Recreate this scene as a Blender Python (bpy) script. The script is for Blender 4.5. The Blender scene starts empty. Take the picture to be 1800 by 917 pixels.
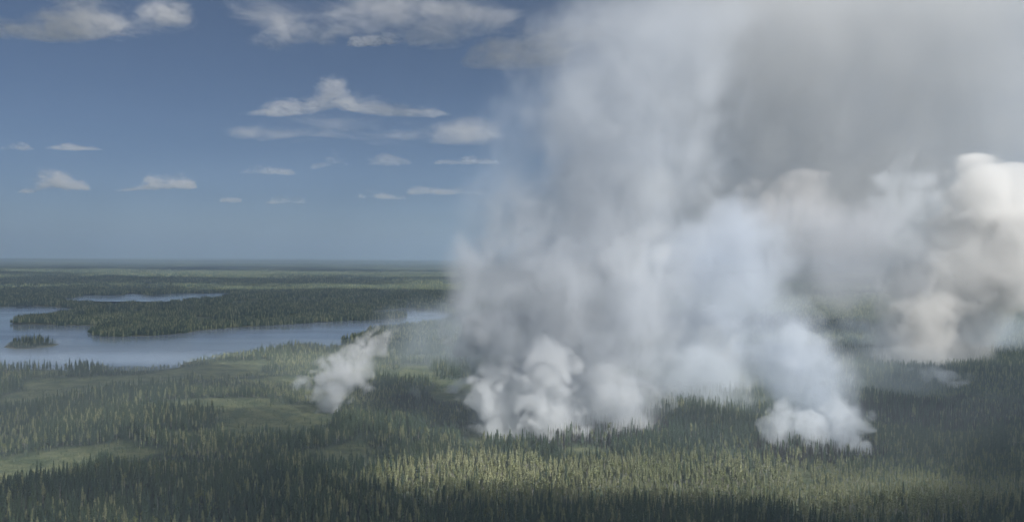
import bpy, math, random
import numpy as np
from mathutils import Matrix, Vector, Euler

sc = bpy.context.scene
COL = sc.collection
R = math.radians
rnd = random.Random(11)

# ------------------------------------------------------------------ camera
CAM_H = 150.0
F = 1413.0                       # focal length in pixels of the 1800 px wide photograph
cam = bpy.data.cameras.new('camera')
cam.sensor_width = 36.0
cam.lens = F / 1800 * 36
cam.clip_start = 1.0
cam.clip_end = 200000
camo = bpy.data.objects.new('camera', cam)
COL.objects.link(camo)
camo.location = (0, 0, CAM_H)
CM = Matrix.Rotation(R(90 - 0.46), 3, 'X') @ Matrix.Rotation(R(0.36), 3, 'Z')
camo.rotation_euler = CM.to_euler()
sc.camera = camo

# ------------------------------------------------------------------ sky and sun
SUN_EL, SUN_AZ = 48.0, 128.0     # azimuth clockwise from +Y (the view direction): behind the camera's right shoulder
w = bpy.data.worlds.new('World')
sc.world = w
w.use_nodes = True
nt = w.node_tree
bg = nt.nodes['Background']
sky = nt.nodes.new('ShaderNodeTexSky')
sky.sky_type = 'NISHITA'
sky.sun_disc = False
sky.sun_elevation = R(SUN_EL)
sky.sun_rotation = R(SUN_AZ)
sky.altitude = 1800
sky.air_density = 0.6
sky.dust_density = 1.8
sky.ozone_density = 1.4
nt.links.new(sky.outputs[0], bg.inputs[0])
bg.inputs[1].default_value = 0.05
to_sun = Vector((math.sin(R(SUN_AZ)) * math.cos(R(SUN_EL)), math.cos(R(SUN_AZ)) * math.cos(R(SUN_EL)), math.sin(R(SUN_EL))))
sun = bpy.data.lights.new('sun', 'SUN')
sun.energy = 4.9
sun.angle = R(0.53)
sun.color = (1.0, 0.965, 0.92)
suno = bpy.data.objects.new('sun', sun)
COL.objects.link(suno)
suno.rotation_euler = to_sun.to_track_quat('Z', 'Y').to_euler()
suno.location = to_sun * 3000

vs = sc.view_settings
vs.view_transform = 'Standard'
vs.look = 'None'
vs.gamma = 1
vs.use_curve_mapping = False
vs.exposure = 0.4
cy = sc.cycles
cy.use_denoising = True
cy.volume_bounces = 4
cy.max_bounces = 7
cy.diffuse_bounces = 2
cy.glossy_bounces = 2
cy.transparent_max_bounces = 12
cy.volume_step_rate = 1.0
cy.volume_max_steps = 160
cy.use_adaptive_sampling = True
cy.adaptive_threshold = 0.03

# ------------------------------------------------------------------ helpers
def tag(o, label=None, cat=None, group=None, kind=None):
    if label: o['label'] = label
    if cat: o['category'] = cat
    if group: o['group'] = group
    if kind: o['kind'] = kind
    return o

def ray(px, py):
    return CM @ Vector(((px - 900) / F, -(py - 458.5) / F, -1.0))

def at(px, py, Y):
    """world point seen at a pixel, Y metres ahead"""
    d = ray(px, py)
    return Vector((0, 0, CAM_H)) + d * (Y / d.y)

def ground(px, py, z=0.0):
    d = ray(px, py)
    return Vector((0, 0, CAM_H)) + d * ((z - CAM_H) / d.z)

CMI = np.array(CM.inverted())
def project(p):
    q = (np.asarray(p, float) - np.array([0, 0, CAM_H])) @ CMI.T
    return 900 - F * q[..., 0] / q[..., 2], 458.5 + F * q[..., 1] / q[..., 2]

def _hash(ix, iy, s):
    h = (ix.astype(np.int64) * 374761393 + iy.astype(np.int64) * 668265263 + s * 1442695041) & 0xffffffff
    h = ((h ^ (h >> 13)) * 1274126177) & 0xffffffff
    return ((h ^ (h >> 16)) & 0xffff) / 65535.0

def vnoise(x, y, s=0):
    x = np.asarray(x, float); y = np.asarray(y, float)
    ix = np.floor(x); iy = np.floor(y)
    fx = x - ix; fy = y - iy
    fx = fx * fx * (3 - 2 * fx); fy = fy * fy * (3 - 2 * fy)
    a = _hash(ix, iy, s); b = _hash(ix + 1, iy, s); c = _hash(ix, iy + 1, s); d = _hash(ix + 1, iy + 1, s)
    return (a * (1 - fx) + b * fx) * (1 - fy) + (c * (1 - fx) + d * fx) * fy

def fbm(x, y, s=0, o=4):
    t = 0; a = 0.5; n = 0
    for k in range(o):
        t = t + a * vnoise(x * 2 ** k, y * 2 ** k, s + 17 * k); n += a; a *= 0.5
    return t / n

def sstep(a, b, x):
    t = np.clip((x - a) / (b - a), 0, 1)
    return t * t * (3 - 2 * t)

def mesh_obj(name, verts, faces, mats, parent=None, smooth=False, link=True):
    me = bpy.data.meshes.new(name)
    if isinstance(verts, np.ndarray) and isinstance(faces, np.ndarray):
        nv, (nf, k) = len(verts), faces.shape
        me.vertices.add(nv); me.vertices.foreach_set('co', verts.astype(np.float32).ravel())
        me.loops.add(nf * k); me.loops.foreach_set('vertex_index', faces.astype(np.int32).ravel())
        me.polygons.add(nf); me.polygons.foreach_set('loop_start', np.arange(0, nf * k, k, dtype=np.int32))
        me.update(calc_edges=True)
    else:
        me.from_pydata([tuple(v) for v in verts], [], [tuple(f) for f in faces])
    me.validate()
    for m in (mats if isinstance(mats, (list, tuple)) else [mats]):
        me.materials.append(m)
    if smooth:
        me.polygons.foreach_set('use_smooth', [True] * len(me.polygons))
    o = bpy.data.objects.new(name, me)
    if link: COL.objects.link(o)
    if parent: o.parent = parent
    return o

class N:
    """small node builder"""
    def __init__(s, name):
        s.m = bpy.data.materials.new(name); s.m.use_nodes = True
        s.t = s.m.node_tree; s.t.nodes.clear()
        s.out = s.t.nodes.new('ShaderNodeOutputMaterial')
    def n(s, typ, ins=None, **kw):
        nd = s.t.nodes.new(typ)
        for k, v in kw.items(): setattr(nd, k, v)
        for k, v in (ins or {}).items(): s.set(nd, k, v)
        return nd
    def set(s, nd, k, v):
        if isinstance(v, bpy.types.NodeSocket): s.t.links.new(v, nd.inputs[k])
        elif isinstance(v, bpy.types.Node): s.t.links.new(v.outputs[0], nd.inputs[k])
        else: nd.inputs[k].default_value = v
    def math(s, op, a, b=None, c=None, clamp=False):
        ins = {0: a}
        if b is not None: ins[1] = b
        if c is not None: ins[2] = c
        nd = s.n('ShaderNodeMath', ins, operation=op); nd.use_clamp = clamp
        return nd.outputs[0]
    def vm(s, op, a, b=None, out=0):
        ins = {0: a}
        if b is not None: ins[1] = b
        nd = s.n('ShaderNodeVectorMath', ins, operation=op)
        return nd.outputs[out]
    def noise(s, vec, scale, detail=2, rough=0.5, lac=2.0, dist=0.0):
        return s.n('ShaderNodeTexNoise', {'Vector': vec, 'Scale': scale, 'Detail': detail, 'Roughness': rough, 'Lacunarity': lac, 'Distortion': dist})
    def mix(s, fac, a, b):
        nd = s.n('ShaderNodeMix', data_type='RGBA')
        s.set(nd, 0, fac)
        for k, v in ((6, a), (7, b)):
            s.set(nd, k, (*v, 1) if isinstance(v, tuple) and len(v) == 3 else v)
        return nd.outputs[2]
    def rng(s, v, a, b, c=0.0, d=1.0, smooth=True):
        return s.n('ShaderNodeMapRange', {0: v, 1: a, 2: b, 3: c, 4: d}, interpolation_type='SMOOTHSTEP' if smooth else 'LINEAR').outputs[0]
    def bsdf(s, col, rough=0.9, spec=0.2, **kw):
        b = s.n('ShaderNodeBsdfPrincipled')
        s.set(b, 'Base Color', (*col, 1) if isinstance(col, tuple) and len(col) == 3 else col)
        s.set(b, 'Roughness', rough); s.set(b, 'Specular IOR Level', spec)
        for k, v in kw.items(): s.set(b, k.replace('_', ' '), v)
        s.t.links.new(b.outputs[0], s.out.inputs['Surface'])
        return b

# ------------------------------------------------------------------ lake outline (traced, laid on the ground at its real place)
def poly(pts): return np.array([ground(x, y)[:2] for x, y in pts])
LAKE = poly([(-420, 550), (-200, 542), (0, 538), (60, 537), (150, 541), (120, 552), (85, 559), (34, 563), (18, 569), (60, 570), (170, 572), (168, 578), (164, 587),
             (200, 591), (262, 590), (318, 586), (350, 580), (420, 575), (488, 571), (560, 566), (640, 563), (700, 560), (715, 553),
             (640, 556), (650, 548), (700, 542), (760, 543), (810, 552), (790, 568), (720, 576), (655, 582), (645, 592), (610, 600), (600, 611), (560, 614),
             (520, 612), (490, 619), (455, 622), (400, 626), (370, 631), (325, 636), (310, 647),
             (270, 651), (200, 652), (120, 651), (60, 649), (0, 649), (-200, 655), (-420, 668)])
POND = poly([(105, 526), (150, 518), (210, 519), (235, 515), (262, 519), (330, 515), (390, 515), (430, 519), (370, 527), (300, 535), (255, 539), (228, 535), (190, 538), (130, 534)])
ISLET = poly([(2, 610), (20, 603), (50, 600), (85, 602), (106, 605), (90, 609), (52, 613), (22, 614)])

def inside(x, y, P):
    x = np.asarray(x, float); y = np.asarray(y, float)
    r = np.zeros(x.shape, bool)
    n = len(P)
    for i in range(n):
        x1, y1 = P[i]; x2, y2 = P[(i + 1) % n]
        c = ((y1 > y) != (y2 > y))
        r ^= c & (x < (x2 - x1) * (y - y1) / (y2 - y1 + 1e-12) + x1)
    return r

def pdist(x, y, P):
    d = np.full(np.shape(x), 1e9)
    n = len(P)
    for i in range(n):
        a = P[i]; b = P[(i + 1) % n]; ab = b - a
        t = np.clip(((x - a[0]) * ab[0] + (y - a[1]) * ab[1]) / (ab @ ab + 1e-9), 0, 1)
        d = np.minimum(d, np.hypot(x - a[0] - t * ab[0], y - a[1] - t * ab[1]))
    return d

def lake_sd(x, y):
    """metres to the nearest shore, positive on land"""
    x = np.asarray(x, float); y = np.asarray(y, float)
    sd = np.full(x.shape, 400.0)
    near = (y > 900) & (y < 5500) & (np.abs(x) < 4500)
    if near.any():
        xx = x[near] + (fbm(x[near] / 60, y[near] / 60, 3) - .5) * 26 * np.clip(y[near] / 2000, .4, 2)
        yy = y[near] + (fbm(x[near] / 70, y[near] / 70, 9) - .5) * 30 * np.clip(y[near] / 2000, .3, 1)
        s = np.full(xx.shape, 1e9)
        for P in (LAKE, POND):
            d = pdist(xx, yy, P); i = inside(xx, yy, P)
            s = np.minimum(s, np.where(i, -d, d))
        d = pdist(xx, yy, ISLET); i = inside(xx, yy, ISLET)
        s = np.maximum(s, np.where(i, d, -d))
        sd[near] = np.clip(s, -400, 400)
    return sd

def height(x, y, sd=None):
    x = np.asarray(x, float); y = np.asarray(y, float)
    if sd is None: sd = lake_sd(x, y)
    r = np.hypot(x, y)
    h = 1.2 + 5 * (fbm(x / 170, y / 170, 21, 3) - .35)
    h = h + 7.0 * np.exp(-(((x - 165) / 75) ** 2 + ((y - 700) / 60) ** 2))       # knoll between the two fires
    h = h + 6.0 * np.exp(-(((x - 620) / 260) ** 2 + ((y - 930) / 110) ** 2))      # rise on the right
    h = h + 11 * sstep(1700, 3500, r) * (fbm(x / 900, y / 500, 33, 3) - .35)
    h = h + 85 * sstep(4500, 22000, r) * (fbm(x / 4200, y / 2600, 35, 4) - .42)
    h = np.where(h < 1.0, 1.0 - (1.0 - h) * .15, h)
    k = sstep(-3, 25, sd)
    h = np.where(sd <= 0, -3 * sstep(0, 12, -sd) , 0.9 * sstep(0, 5, sd)) * (1 - k) + h * k
    return h - np.maximum(r * r - 5500.0 ** 2, 0) / 12.742e6      # the curve of the earth, beyond the lakes

MEADOW = [(70, 822, 150, 34), (350, 716, 150, 13), (740, 658, 80, 5), (60, 660, 80, 6), (620, 655, 60, 4), (560, 690, 40, 5), (30, 716, 0, 0),
          (270, 765, 100, 8), (940, 700, 0, 0), (1740, 660, 0, 0), (480, 672, 70, 5), (180, 800, 130, 22)]
def meadow(px, py):
    m = np.zeros(np.shape(px))
    for a, b, c, d in MEADOW:
        if c: m = np.maximum(m, 1 - np.sqrt(((px - a) / c) ** 2 + ((py - b) / d) ** 2))
    return m
MEAD_W = []
for a, b, c, d in MEADOW:
    if c:
        p0 = ground(a, b); p1 = ground(a, b - d); p2 = ground(a, b + d); p3 = ground(a + c, b)
        MEAD_W.append((p0.x, (p1.y + p2.y) / 2, p3.x - p0.x, (p1.y - p2.y) / 2))
def meadow_w(x, y):
    m = np.full(np.shape(x), -9.0)
    jx = (fbm(x / 40, y / 40, 61) - .5) * 40; jy = (fbm(x / 50, y / 50, 67) - .5) * 60
    for a, b, c, d in MEAD_W:
        m = np.maximum(m, 1 - np.sqrt(((x + jx - a) / c) ** 2 + ((y + jy - b) / d) ** 2))
    bog = (.395 - fbm(x / 120, y / 150, 88)) * 5 * sstep(540, 640, y) * (y < 1330) - 9.0 * sstep(150, 300, x)
    far = (.47 - fbm(x / 520, y / 420, 55)) * 6 * (y > 1450)
    return np.maximum(m, np.maximum(np.minimum(bog, .5), np.minimum(far, .6)))

def sunlit_band(x, y):
    """sunlit band before the fires, painted by lighter pine, birch and grass"""
    ppx, ppy = project(np.stack([x, y, np.zeros_like(x)], -1))
    b_ = np.maximum.reduce([1 - np.sqrt(((ppx - a) / c) ** 2 + ((ppy - b) / d) ** 2) for a, b, c, d in ((880, 860, 300, 52), (1250, 862, 350, 56), (1580, 885, 300, 60))])
    return sstep(0, .35, b_ + (fbm(x / 35, y / 35, 41) - .5) * .5) * (y > 0)

# ------------------------------------------------------------------ ground sheet
def build_ground():
    yy = np.concatenate([np.arange(2.0, 12, 0.25), np.arange(12, 60, 0.6), np.arange(60, 300, 0.9), np.array([330, 400, 520, 700, 1100, 2000, 5000, 20000])])
    rad = CAM_H * 804 / yy[::-1]                       # near to far
    ang = np.concatenate([np.linspace(-42, 42, 760), np.linspace(42, 318, 70)[1:-1]])
    A, Rr = np.meshgrid(np.radians(ang), rad)
    X = (Rr * np.sin(A)).ravel(); Y = (Rr * np.cos(A)).ravel()
    sd = lake_sd(X, Y)
    Z = height(X, Y, sd)
    nr, na = len(rad), len(ang)
    V = np.stack([X, Y, Z], 1)
    V = np.vstack([V, [[0, 0, Z[:na].mean()]]])
    i = np.arange(nr - 1)[:, None] * na; j = np.arange(na)[None, :]; j2 = (j + 1) % na
    Q = np.stack([i + j, i + j2, i + na + j2, i + na + j], -1).reshape(-1, 4)[:, ::-1]
    fan = np.array([[nr * na, k, (k + 1) % na] for k in range(na)])[:, ::-1]
    m = N('ground_cover')
    pos = m.n('ShaderNodeNewGeometry').outputs['Position']
    p2 = m.vm('MULTIPLY', pos, (1.0, 1.0, 0.0))
    wood = m.noise(p2, 0.0035, 5, 0.6)
    wood2 = m.noise(m.vm('MULTIPLY', pos, (0.45, 1.0, 0.0)), 0.0016, 6, 0.62)
    fine = m.noise(p2, 0.09, 4, 0.7)
    a = m.mix(m.rng(wood2.outputs[0], .46, .55), (0.024, 0.038, 0.032), (0.080, 0.098, 0.056))
    a = m.mix(m.rng(wood.outputs[0], .50, .66), a, (0.040, 0.058, 0.036))
    a = m.mix(m.math('MULTIPLY', m.rng(fine.outputs[0], .35, .7), .55), a, (0.020, 0.030, 0.020))
    at_ = m.n('ShaderNodeAttribute', attribute_name='meadow')
    grass = m.mix(m.rng(m.noise(p2, 0.05, 7, .72).outputs[0], .38, .62), (0.046, 0.066, 0.038), (0.13, 0.140, 0.074))
    a = m.mix(at_.outputs['Fac'], a, grass)
    sh = m.n('ShaderNodeAttribute', attribute_name='shore')
    a = m.mix(m.math('MULTIPLY', sh.outputs['Fac'], 0.7), a, (0.20, 0.19, 0.13))
    b = m.bsdf(a, 0.95, 0.1)
    bp = m.n('ShaderNodeBump', {'Strength': 0.6, 'Distance': 6.0, 'Height': fine.outputs[0]})
    m.t.links.new(bp.outputs[0], b.inputs['Normal'])
    me = bpy.data.meshes.new('ground')
    nf = len(Q) + len(fan)
    me.vertices.add(len(V)); me.vertices.foreach_set('co', V.astype(np.float32).ravel())
    li = np.concatenate([Q.ravel(), fan.ravel()]).astype(np.int32)
    ls = np.concatenate([np.arange(len(Q)) * 4, len(Q) * 4 + np.arange(len(fan)) * 3]).astype(np.int32)
    me.loops.add(len(li)); me.loops.foreach_set('vertex_index', li)
    me.polygons.add(nf); me.polygons.foreach_set('loop_start', ls)
    me.update(calc_edges=True); me.validate()
    me.polygons.foreach_set('use_smooth', [True] * len(me.polygons))
    me.materials.append(m.m)
    at1 = me.attributes.new('meadow', 'FLOAT', 'POINT')
    at1.data.foreach_set('value', np.append(np.maximum(sstep(0.0, .35, meadow_w(X, Y)), .8 * sunlit_band(X, Y)), 0).astype(np.float32))  # meadow grass, and the same pale grass painted where the ground looks sunlit
    at2 = me.attributes.new('shore', 'FLOAT', 'POINT')
    at2.data.foreach_set('value', np.append((1 - sstep(2, 12, np.abs(sd))) , 0).astype(np.float32))
    o = bpy.data.objects.new('ground', me); COL.objects.link(o)
    # normals up?
    if me.polygons[1000].normal.z < 0: me.flip_normals()
    return tag(o, kind='structure')
build_ground()

def build_water():
    m = N('lake_water')
    pos = m.n('ShaderNodeNewGeometry').outputs['Position']
    n1 = m.noise(m.vm('MULTIPLY', pos, (1, 1.5, 0)), 0.25, 4, .6)
    n2 = m.noise(m.vm('MULTIPLY', pos, (.3, 1.0, 0)), 0.008, 3, .5)
    b = m.bsdf((0.18, 0.22, 0.28), m.rng(n2.outputs[0], .35, .65, .08, .2), 0.5, IOR=1.33)
    bp = m.n('ShaderNodeBump', {'Strength': 0.15, 'Distance': 0.25, 'Height': n1.outputs[0]})
    m.t.links.new(bp.outputs[0], b.inputs['Normal'])
    for nm, (x0, y0, x1, y1) in (('lake_water', (-2600, 1000, 200, 2440)), ('pond_water', (-2400, 2350, -700, 4300))):
        o = mesh_obj(nm, [(x0, y0, 0), (x1, y0, 0), (x1, y1, 0), (x0, y1, 0)], [(0, 1, 2, 3)], m.m)
        tag(o, kind='structure')
build_water()

# ------------------------------------------------------------------ trees
def foliage_mat(name, dark, light, warm, translucent=0.15):
    warm = tuple(v * 1.15 for v in warm)
    m = N(name)
    oi = m.n('ShaderNodeObjectInfo')
    pos = m.n('ShaderNodeNewGeometry').outputs['Position']
    patch = m.noise(m.vm('MULTIPLY', oi.outputs['Location'], (1, 1, 0)), 0.012, 3, .6)
    c = m.mix(m.rng(oi.outputs['Random'], 0, 1, smooth=False), dark, light)
    c = m.mix(m.rng(patch.outputs[0], .42, .62, 0, .75), c, warm)
    cl = m.noise(pos, 1.3, 2, .6)
    c = m.mix(m.rng(cl.outputs[0], .4, .62, 0, .55), c, (dark[0] * .75, dark[1] * .75, dark[2] * .8))
    m.bsdf(c, 0.85, 0.15)
    return m.m
M_SPRUCE = foliage_mat('spruce_needles', (0.044, 0.074, 0.054), (0.080, 0.116, 0.072), (0.108, 0.142, 0.076))
M_PINE = foliage_mat('pine_needles', (0.17, 0.195, 0.10), (0.27, 0.28, 0.15), (0.31, 0.31, 0.175))  # pine and birch colours raised so the sunlit band reads brighter
M_BIRCH = foliage_mat('birch_leaves', (0.15, 0.175, 0.07), (0.22, 0.24, 0.10), (0.25, 0.255, 0.12))
M_BURN = foliage_mat('scorched_needles', (0.028, 0.026, 0.027), (0.050, 0.042, 0.040), (0.045, 0.040, 0.038))
def bark_mat(name, a, b):
    m = N(name)
    pos = m.n('ShaderNodeNewGeometry').outputs['Position']
    n = m.noise(m.vm('MULTIPLY', pos, (3, 3, .8)), 1.2, 3, .6)
    m.bsdf(m.mix(m.rng(n.outputs[0], .35, .65), a, b), 0.9, 0.1)
    return m.m
M_BARK = bark_mat('grey_bark', (0.10, 0.09, 0.075), (0.20, 0.18, 0.15))
M_PALE = bark_mat('pale_bark', (0.34, 0.32, 0.27), (0.50, 0.47, 0.40))
M_CHAR = bark_mat('charred_bark', (0.03, 0.028, 0.026), (0.07, 0.065, 0.06))

def cone_tube(V, Fc, pts, rads, n=6):
    base = len(V)
    for p, r in zip(pts, rads):
        for k in range(n):
            a = 2 * math.pi * k / n
            V.append((p[0] + r * math.cos(a), p[1] + r * math.sin(a), p[2]))
    for i in range(len(pts) - 1):
        for k in range(n):
            k2 = (k + 1) % n
            Fc.append((base + i * n + k, base + i * n + k2, base + (i + 1) * n + k2, base + (i + 1) * n + k))
    Fc.append(tuple(base + (len(pts) - 1) * n + k for k in range(n)))

def spruce_geo(g, h, rmax, lo=0.1, whorls=17, per=7, club=False, sparse=0.0):
    V, Fc = [], []
    # ragged inner crown
    z0 = h * lo
    nz = 9
    base = 0
    for i in range(nz):
        t = i / (nz - 1)
        r = rmax * .50 * (1 - t) ** .75 + .04
        for k in range(6):
            a = 2 * math.pi * (k + .5 * (i % 2)) / 6
            rr = r * g.uniform(.65, 1.2)
            V.append((rr * math.cos(a), rr * math.sin(a), z0 + (h - z0) * t * .97))
    for i in range(nz - 1):
        for k in range(6):
            k2 = (k + 1) % 6
            Fc.append((i * 6 + k, i * 6 + k2, (i + 1) * 6 + k2, (i + 1) * 6 + k))
    for wv in range(whorls):
        t = (wv + g.uniform(-.3, .3)) / whorls
        t = min(max(t, 0), 1)
        prof = (1 - t) ** .8 * (0.55 + .45 * min(1, t * 5)) + .05
        if club and t > .8: prof = .38
        z = z0 + (h - z0) * t
        for k in range(per):
            if g.random() < sparse: continue
            a = 2 * math.pi * (k + g.random()) / per
            L = rmax * prof * g.uniform(.6, 1.25)
            wd = .18 * L + .16
            dz = -L * g.uniform(.15, .55)
            ca, sa = math.cos(a), math.sin(a)
            th = h / whorls * g.uniform(.5, .8)
            b = len(V)
            V += [(.1 * ca, .1 * sa, z + th * .4), (L * .6 * ca - wd * sa, L * .6 * sa + wd * ca, z + dz * .5),
                  (L * ca, L * sa, z + dz), (L * .6 * ca + wd * sa, L * .6 * sa - wd * ca, z + dz * .5),
                  (L * .55 * ca, L * .55 * sa, z + dz * .5 + th)]
            Fc += [(b, b + 1, b + 2, b + 3), (b, b + 2, b + 4)]
    V += [(0.06, 0, h * .95), (-.05, .05, h * .95), (-.05, -.05, h * .95), (0, 0, h * 1.04)]
    b = len(V) - 4
    Fc += [(b, b + 1, b + 3), (b + 1, b + 2, b + 3), (b + 2, b, b + 3)]
    return V, Fc

def leafy_geo(g, h, rmax, lo=.35, clumps=9, leaves=26):
    V, Fc = [], []
    for c in range(clumps):
        t = g.random()
        z = h * (lo + (1 - lo) * t * .92)
        rr = rmax * math.sqrt(max(.05, 1 - (2 * t - .9) ** 2)) * .6
        a = g.uniform(0, 6.283); q = rr * math.sqrt(g.random())
        cx, cy_ = q * math.cos(a), q * math.sin(a)
        cr = rmax * g.uniform(.35, .55)
        for l in range(leaves):
            v = Vector((g.gauss(0, 1), g.gauss(0, 1), g.gauss(0, 1))).normalized() * cr * g.uniform(.5, 1.05)
            s = g.uniform(.16, .34)
            u = Vector((g.gauss(0, 1), g.gauss(0, 1), g.gauss(0, 1))).normalized()
            w_ = u.cross(v).normalized() if u.cross(v).length > .01 else Vector((1, 0, 0))
            c0 = Vector((cx, cy_, z)) + Vector((v.x, v.y, v.z * 1.2))
            b = len(V)
            V += [tuple(c0 + u * s), tuple(c0 + w_ * s), tuple(c0 - u * s), tuple(c0 - w_ * s)]
            Fc.append((b, b + 1, b + 2, b + 3))
    return V, Fc

def trunk_geo(g, h, r, limbs=0, lean=0.0, lo=.2):
    V, Fc = [], []
    cone_tube(V, Fc, [(0, 0, -.6), (lean * .3, 0, h * .4), (lean, 0, h)], [r * 1.15, r * .75, r * .15])
    for k in range(limbs):
        t = g.uniform(lo, .93); a = g.uniform(0, 6.283); L = (1 - t) * h * .14 + .25
        z = t * h; x0 = lean * t
        b = len(V); wd = .035 + .02 * (1 - t)
        ca, sa = math.cos(a), math.sin(a)
        V += [(x0, 0, z), (x0, 0, z + wd * 3), (x0 + L * ca, L * sa, z - L * .2), (x0 - wd * sa, wd * ca, z + wd)]
        Fc += [(b, b + 1, b + 2), (b, b + 2, b + 3), (b + 1, b + 3, b + 2)]
    return V, Fc

g = random.Random(5)
# kinds: name, crown geo, crown mat, trunk geo, trunk mat
KINDS = []
def kind(key, name, crown, cm, trunk, tm): KINDS.append(dict(key=key, name=name, crown=crown, cm=cm, trunk=trunk, tm=tm))
for i in range(6):
    h = [12.5, 14.5, 10.5, 13.5, 9.0, 16.0][i]
    rm = [1.5, 1.7, 1.35, 1.25, 1.3, 1.8][i]
    kind('spruce', 'spruce_tree', spruce_geo(g, h, rm, lo=[.06, .1, .04, .14, .05, .1][i], club=(i in (2, 3))), M_SPRUCE, trunk_geo(g, h * .96, .13), M_BARK)
for i in range(3):
    h = [12, 14, 10][i]
    kind('pine', 'pine_tree', spruce_geo(g, h, 1.7, lo=[.42, .38, .30][i], whorls=10, per=7, sparse=.15), M_PINE, trunk_geo(g, h * .96, .15, 5, .2), M_PALE)
for i in range(3):
    h = [10.5, 12.5, 9][i]
    kind('birch', 'birch_tree', leafy_geo(g, h, [1.9, 2.1, 1.6][i], lo=[.25, .35, .2][i]), M_BIRCH, trunk_geo(g, h * .9, .12, 4, .25), M_PALE)
for i in range(3):
    h = [11, 13.5, 8.5][i]
    kind('snag', 'dead_tree', None, None, trunk_geo(g, h, .16, 26, [.3, -.2, .5][i], .15), M_PALE if i != 1 else M_BARK)
for i in range(3):
    h = [11, 13, 9][i]
    kind('burnt', 'scorched_tree', spruce_geo(g, h, 1.15, lo=.15, whorls=12, per=6, sparse=.35), M_BURN, trunk_geo(g, h, .13, 8), M_CHAR)
KIDX = {}
for i, k in enumerate(KINDS): KIDX.setdefault(k['key'], []).append(i)

for k in KINDS:           # one mesh per part, and one joined source for the forest mass
    def mk(nm, geo, mat):
        if geo is None: return None
        me = bpy.data.meshes.new(nm); me.from_pydata([tuple(v) for v in geo[0]], [], geo[1]); me.materials.append(mat); return me
    k['crown_me'] = mk('crown', k['crown'], k['cm']); k['trunk_me'] = mk('trunk', k['trunk'], k['tm'])
    V = list(k['trunk'][0]); Fc = list(k['trunk'][1]); mi = [0] * len(Fc)
    if k['crown']:
        b = len(V); V += list(k['crown'][0]); Fc += [tuple(b + q for q in f) for f in k['crown'][1]]; mi += [1] * len(k['crown'][1])
    me = bpy.data.meshes.new('tree_source'); me.from_pydata([tuple(v) for v in V], [], Fc)
    me.materials.append(k['tm']);
    if k['cm']: me.materials.append(k['cm'])
    me.polygons.foreach_set('material_index', mi)
    k['joined'] = me
    k['h'] = max(v[2] for v in V)

def low_spruce(g, V, Fc, mi, x, y, h, r, m):
    b = len(V); n = 5; nz = 5
    for i in range(nz):
        t = i / (nz - 1)
        rr = r * (1 - t) ** .8 * (0.8 if i == 0 else 1) + .03
        for k in range(n):
            a = 2 * math.pi * (k + .5 * (i % 2)) / n
            q = rr * g.uniform(.6, 1.3)
            V.append((x + q * math.cos(a), y + q * math.sin(a), -.5 + h * (.0 + t) + g.uniform(-.3, .3)))
    for i in range(nz - 1):
        for k in range(n):
            k2 = (k + 1) % n
            Fc.append((b + i * n + k, b + i * n + k2, b + (i + 1) * n + k2, b + (i + 1) * n + k)); mi.append(m)
CLUMPS = []
for c in range(5):
    V, Fc, mi = [], [], []
    for q in range(34):
        a = g.uniform(0, 6.283); rr = 13 * math.sqrt(g.random())
        low_spruce(g, V, Fc, mi, rr * math.cos(a), rr * math.sin(a), g.uniform(6, 14), g.uniform(1.5, 2.6), 0 if g.random() < .75 else 1)
    me = bpy.data.meshes.new('clump_source'); me.from_pydata(V, [], Fc)
    me.materials.append(M_SPRUCE); me.materials.append(M_PINE); me.polygons.foreach_set('material_index', mi)
    CLUMPS.append(me)

def source_collection(name, meshes):
    c = bpy.data.collections.new(name)
    for i, me in enumerate(meshes):
        c.objects.link(bpy.data.objects.new('%s_%02d' % (name, i), me))
    return c
SRC_TREES = source_collection('tree_kinds', [k['joined'] for k in KINDS])
SRC_CLUMP = source_collection('clump_kinds', CLUMPS)

def scatter(name, P, idx, scl, rot, coll, label, cat):
    me = bpy.data.meshes.new(name)
    me.vertices.add(len(P)); me.vertices.foreach_set('co', P.astype(np.float32).ravel())
    for nm, typ, arr in (('idx', 'INT', idx), ('scl', 'FLOAT', scl), ('rot', 'FLOAT', rot)):
        a = me.attributes.new(nm, typ, 'POINT'); a.data.foreach_set('value', np.asarray(arr, np.int32 if typ == 'INT' else np.float32))
    o = bpy.data.objects.new(name, me); COL.objects.link(o)
    ng = bpy.data.node_groups.new(name, 'GeometryNodeTree')
    ng.interface.new_socket('Geometry', in_out='INPUT', socket_type='NodeSocketGeometry')
    ng.interface.new_socket('Geometry', in_out='OUTPUT', socket_type='NodeSocketGeometry')
    nn, L = ng.nodes, ng.links
    gi = nn.new('NodeGroupInput'); go = nn.new('NodeGroupOutput')
    ip = nn.new('GeometryNodeInstanceOnPoints'); ci = nn.new('GeometryNodeCollectionInfo')
    ci.inputs['Collection'].default_value = coll
    ci.inputs['Separate Children'].default_value = True; ci.inputs['Reset Children'].default_value = True
    def attr(nm, t):
        n = nn.new('GeometryNodeInputNamedAttribute'); n.data_type = t; n.inputs[0].default_value = nm
        return n.outputs[0]
    cx = nn.new('ShaderNodeCombineXYZ')
    L.new(attr('rot', 'FLOAT'), cx.inputs[2])
    L.new(gi.outputs[0], ip.inputs['Points']); L.new(ci.outputs[0], ip.inputs['Instance'])
    ip.inputs['Pick Instance'].default_value = True
    L.new(attr('idx', 'INT'), ip.inputs['Instance Index'])
    L.new(cx.outputs[0], ip.inputs['Rotation']); L.new(attr('scl', 'FLOAT'), ip.inputs['Scale'])
    L.new(ip.outputs[0], go.inputs[0])
    md = o.modifiers.new('scatter', 'NODES'); md.node_group = ng
    return tag(o, label, cat, kind='stuff')

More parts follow.
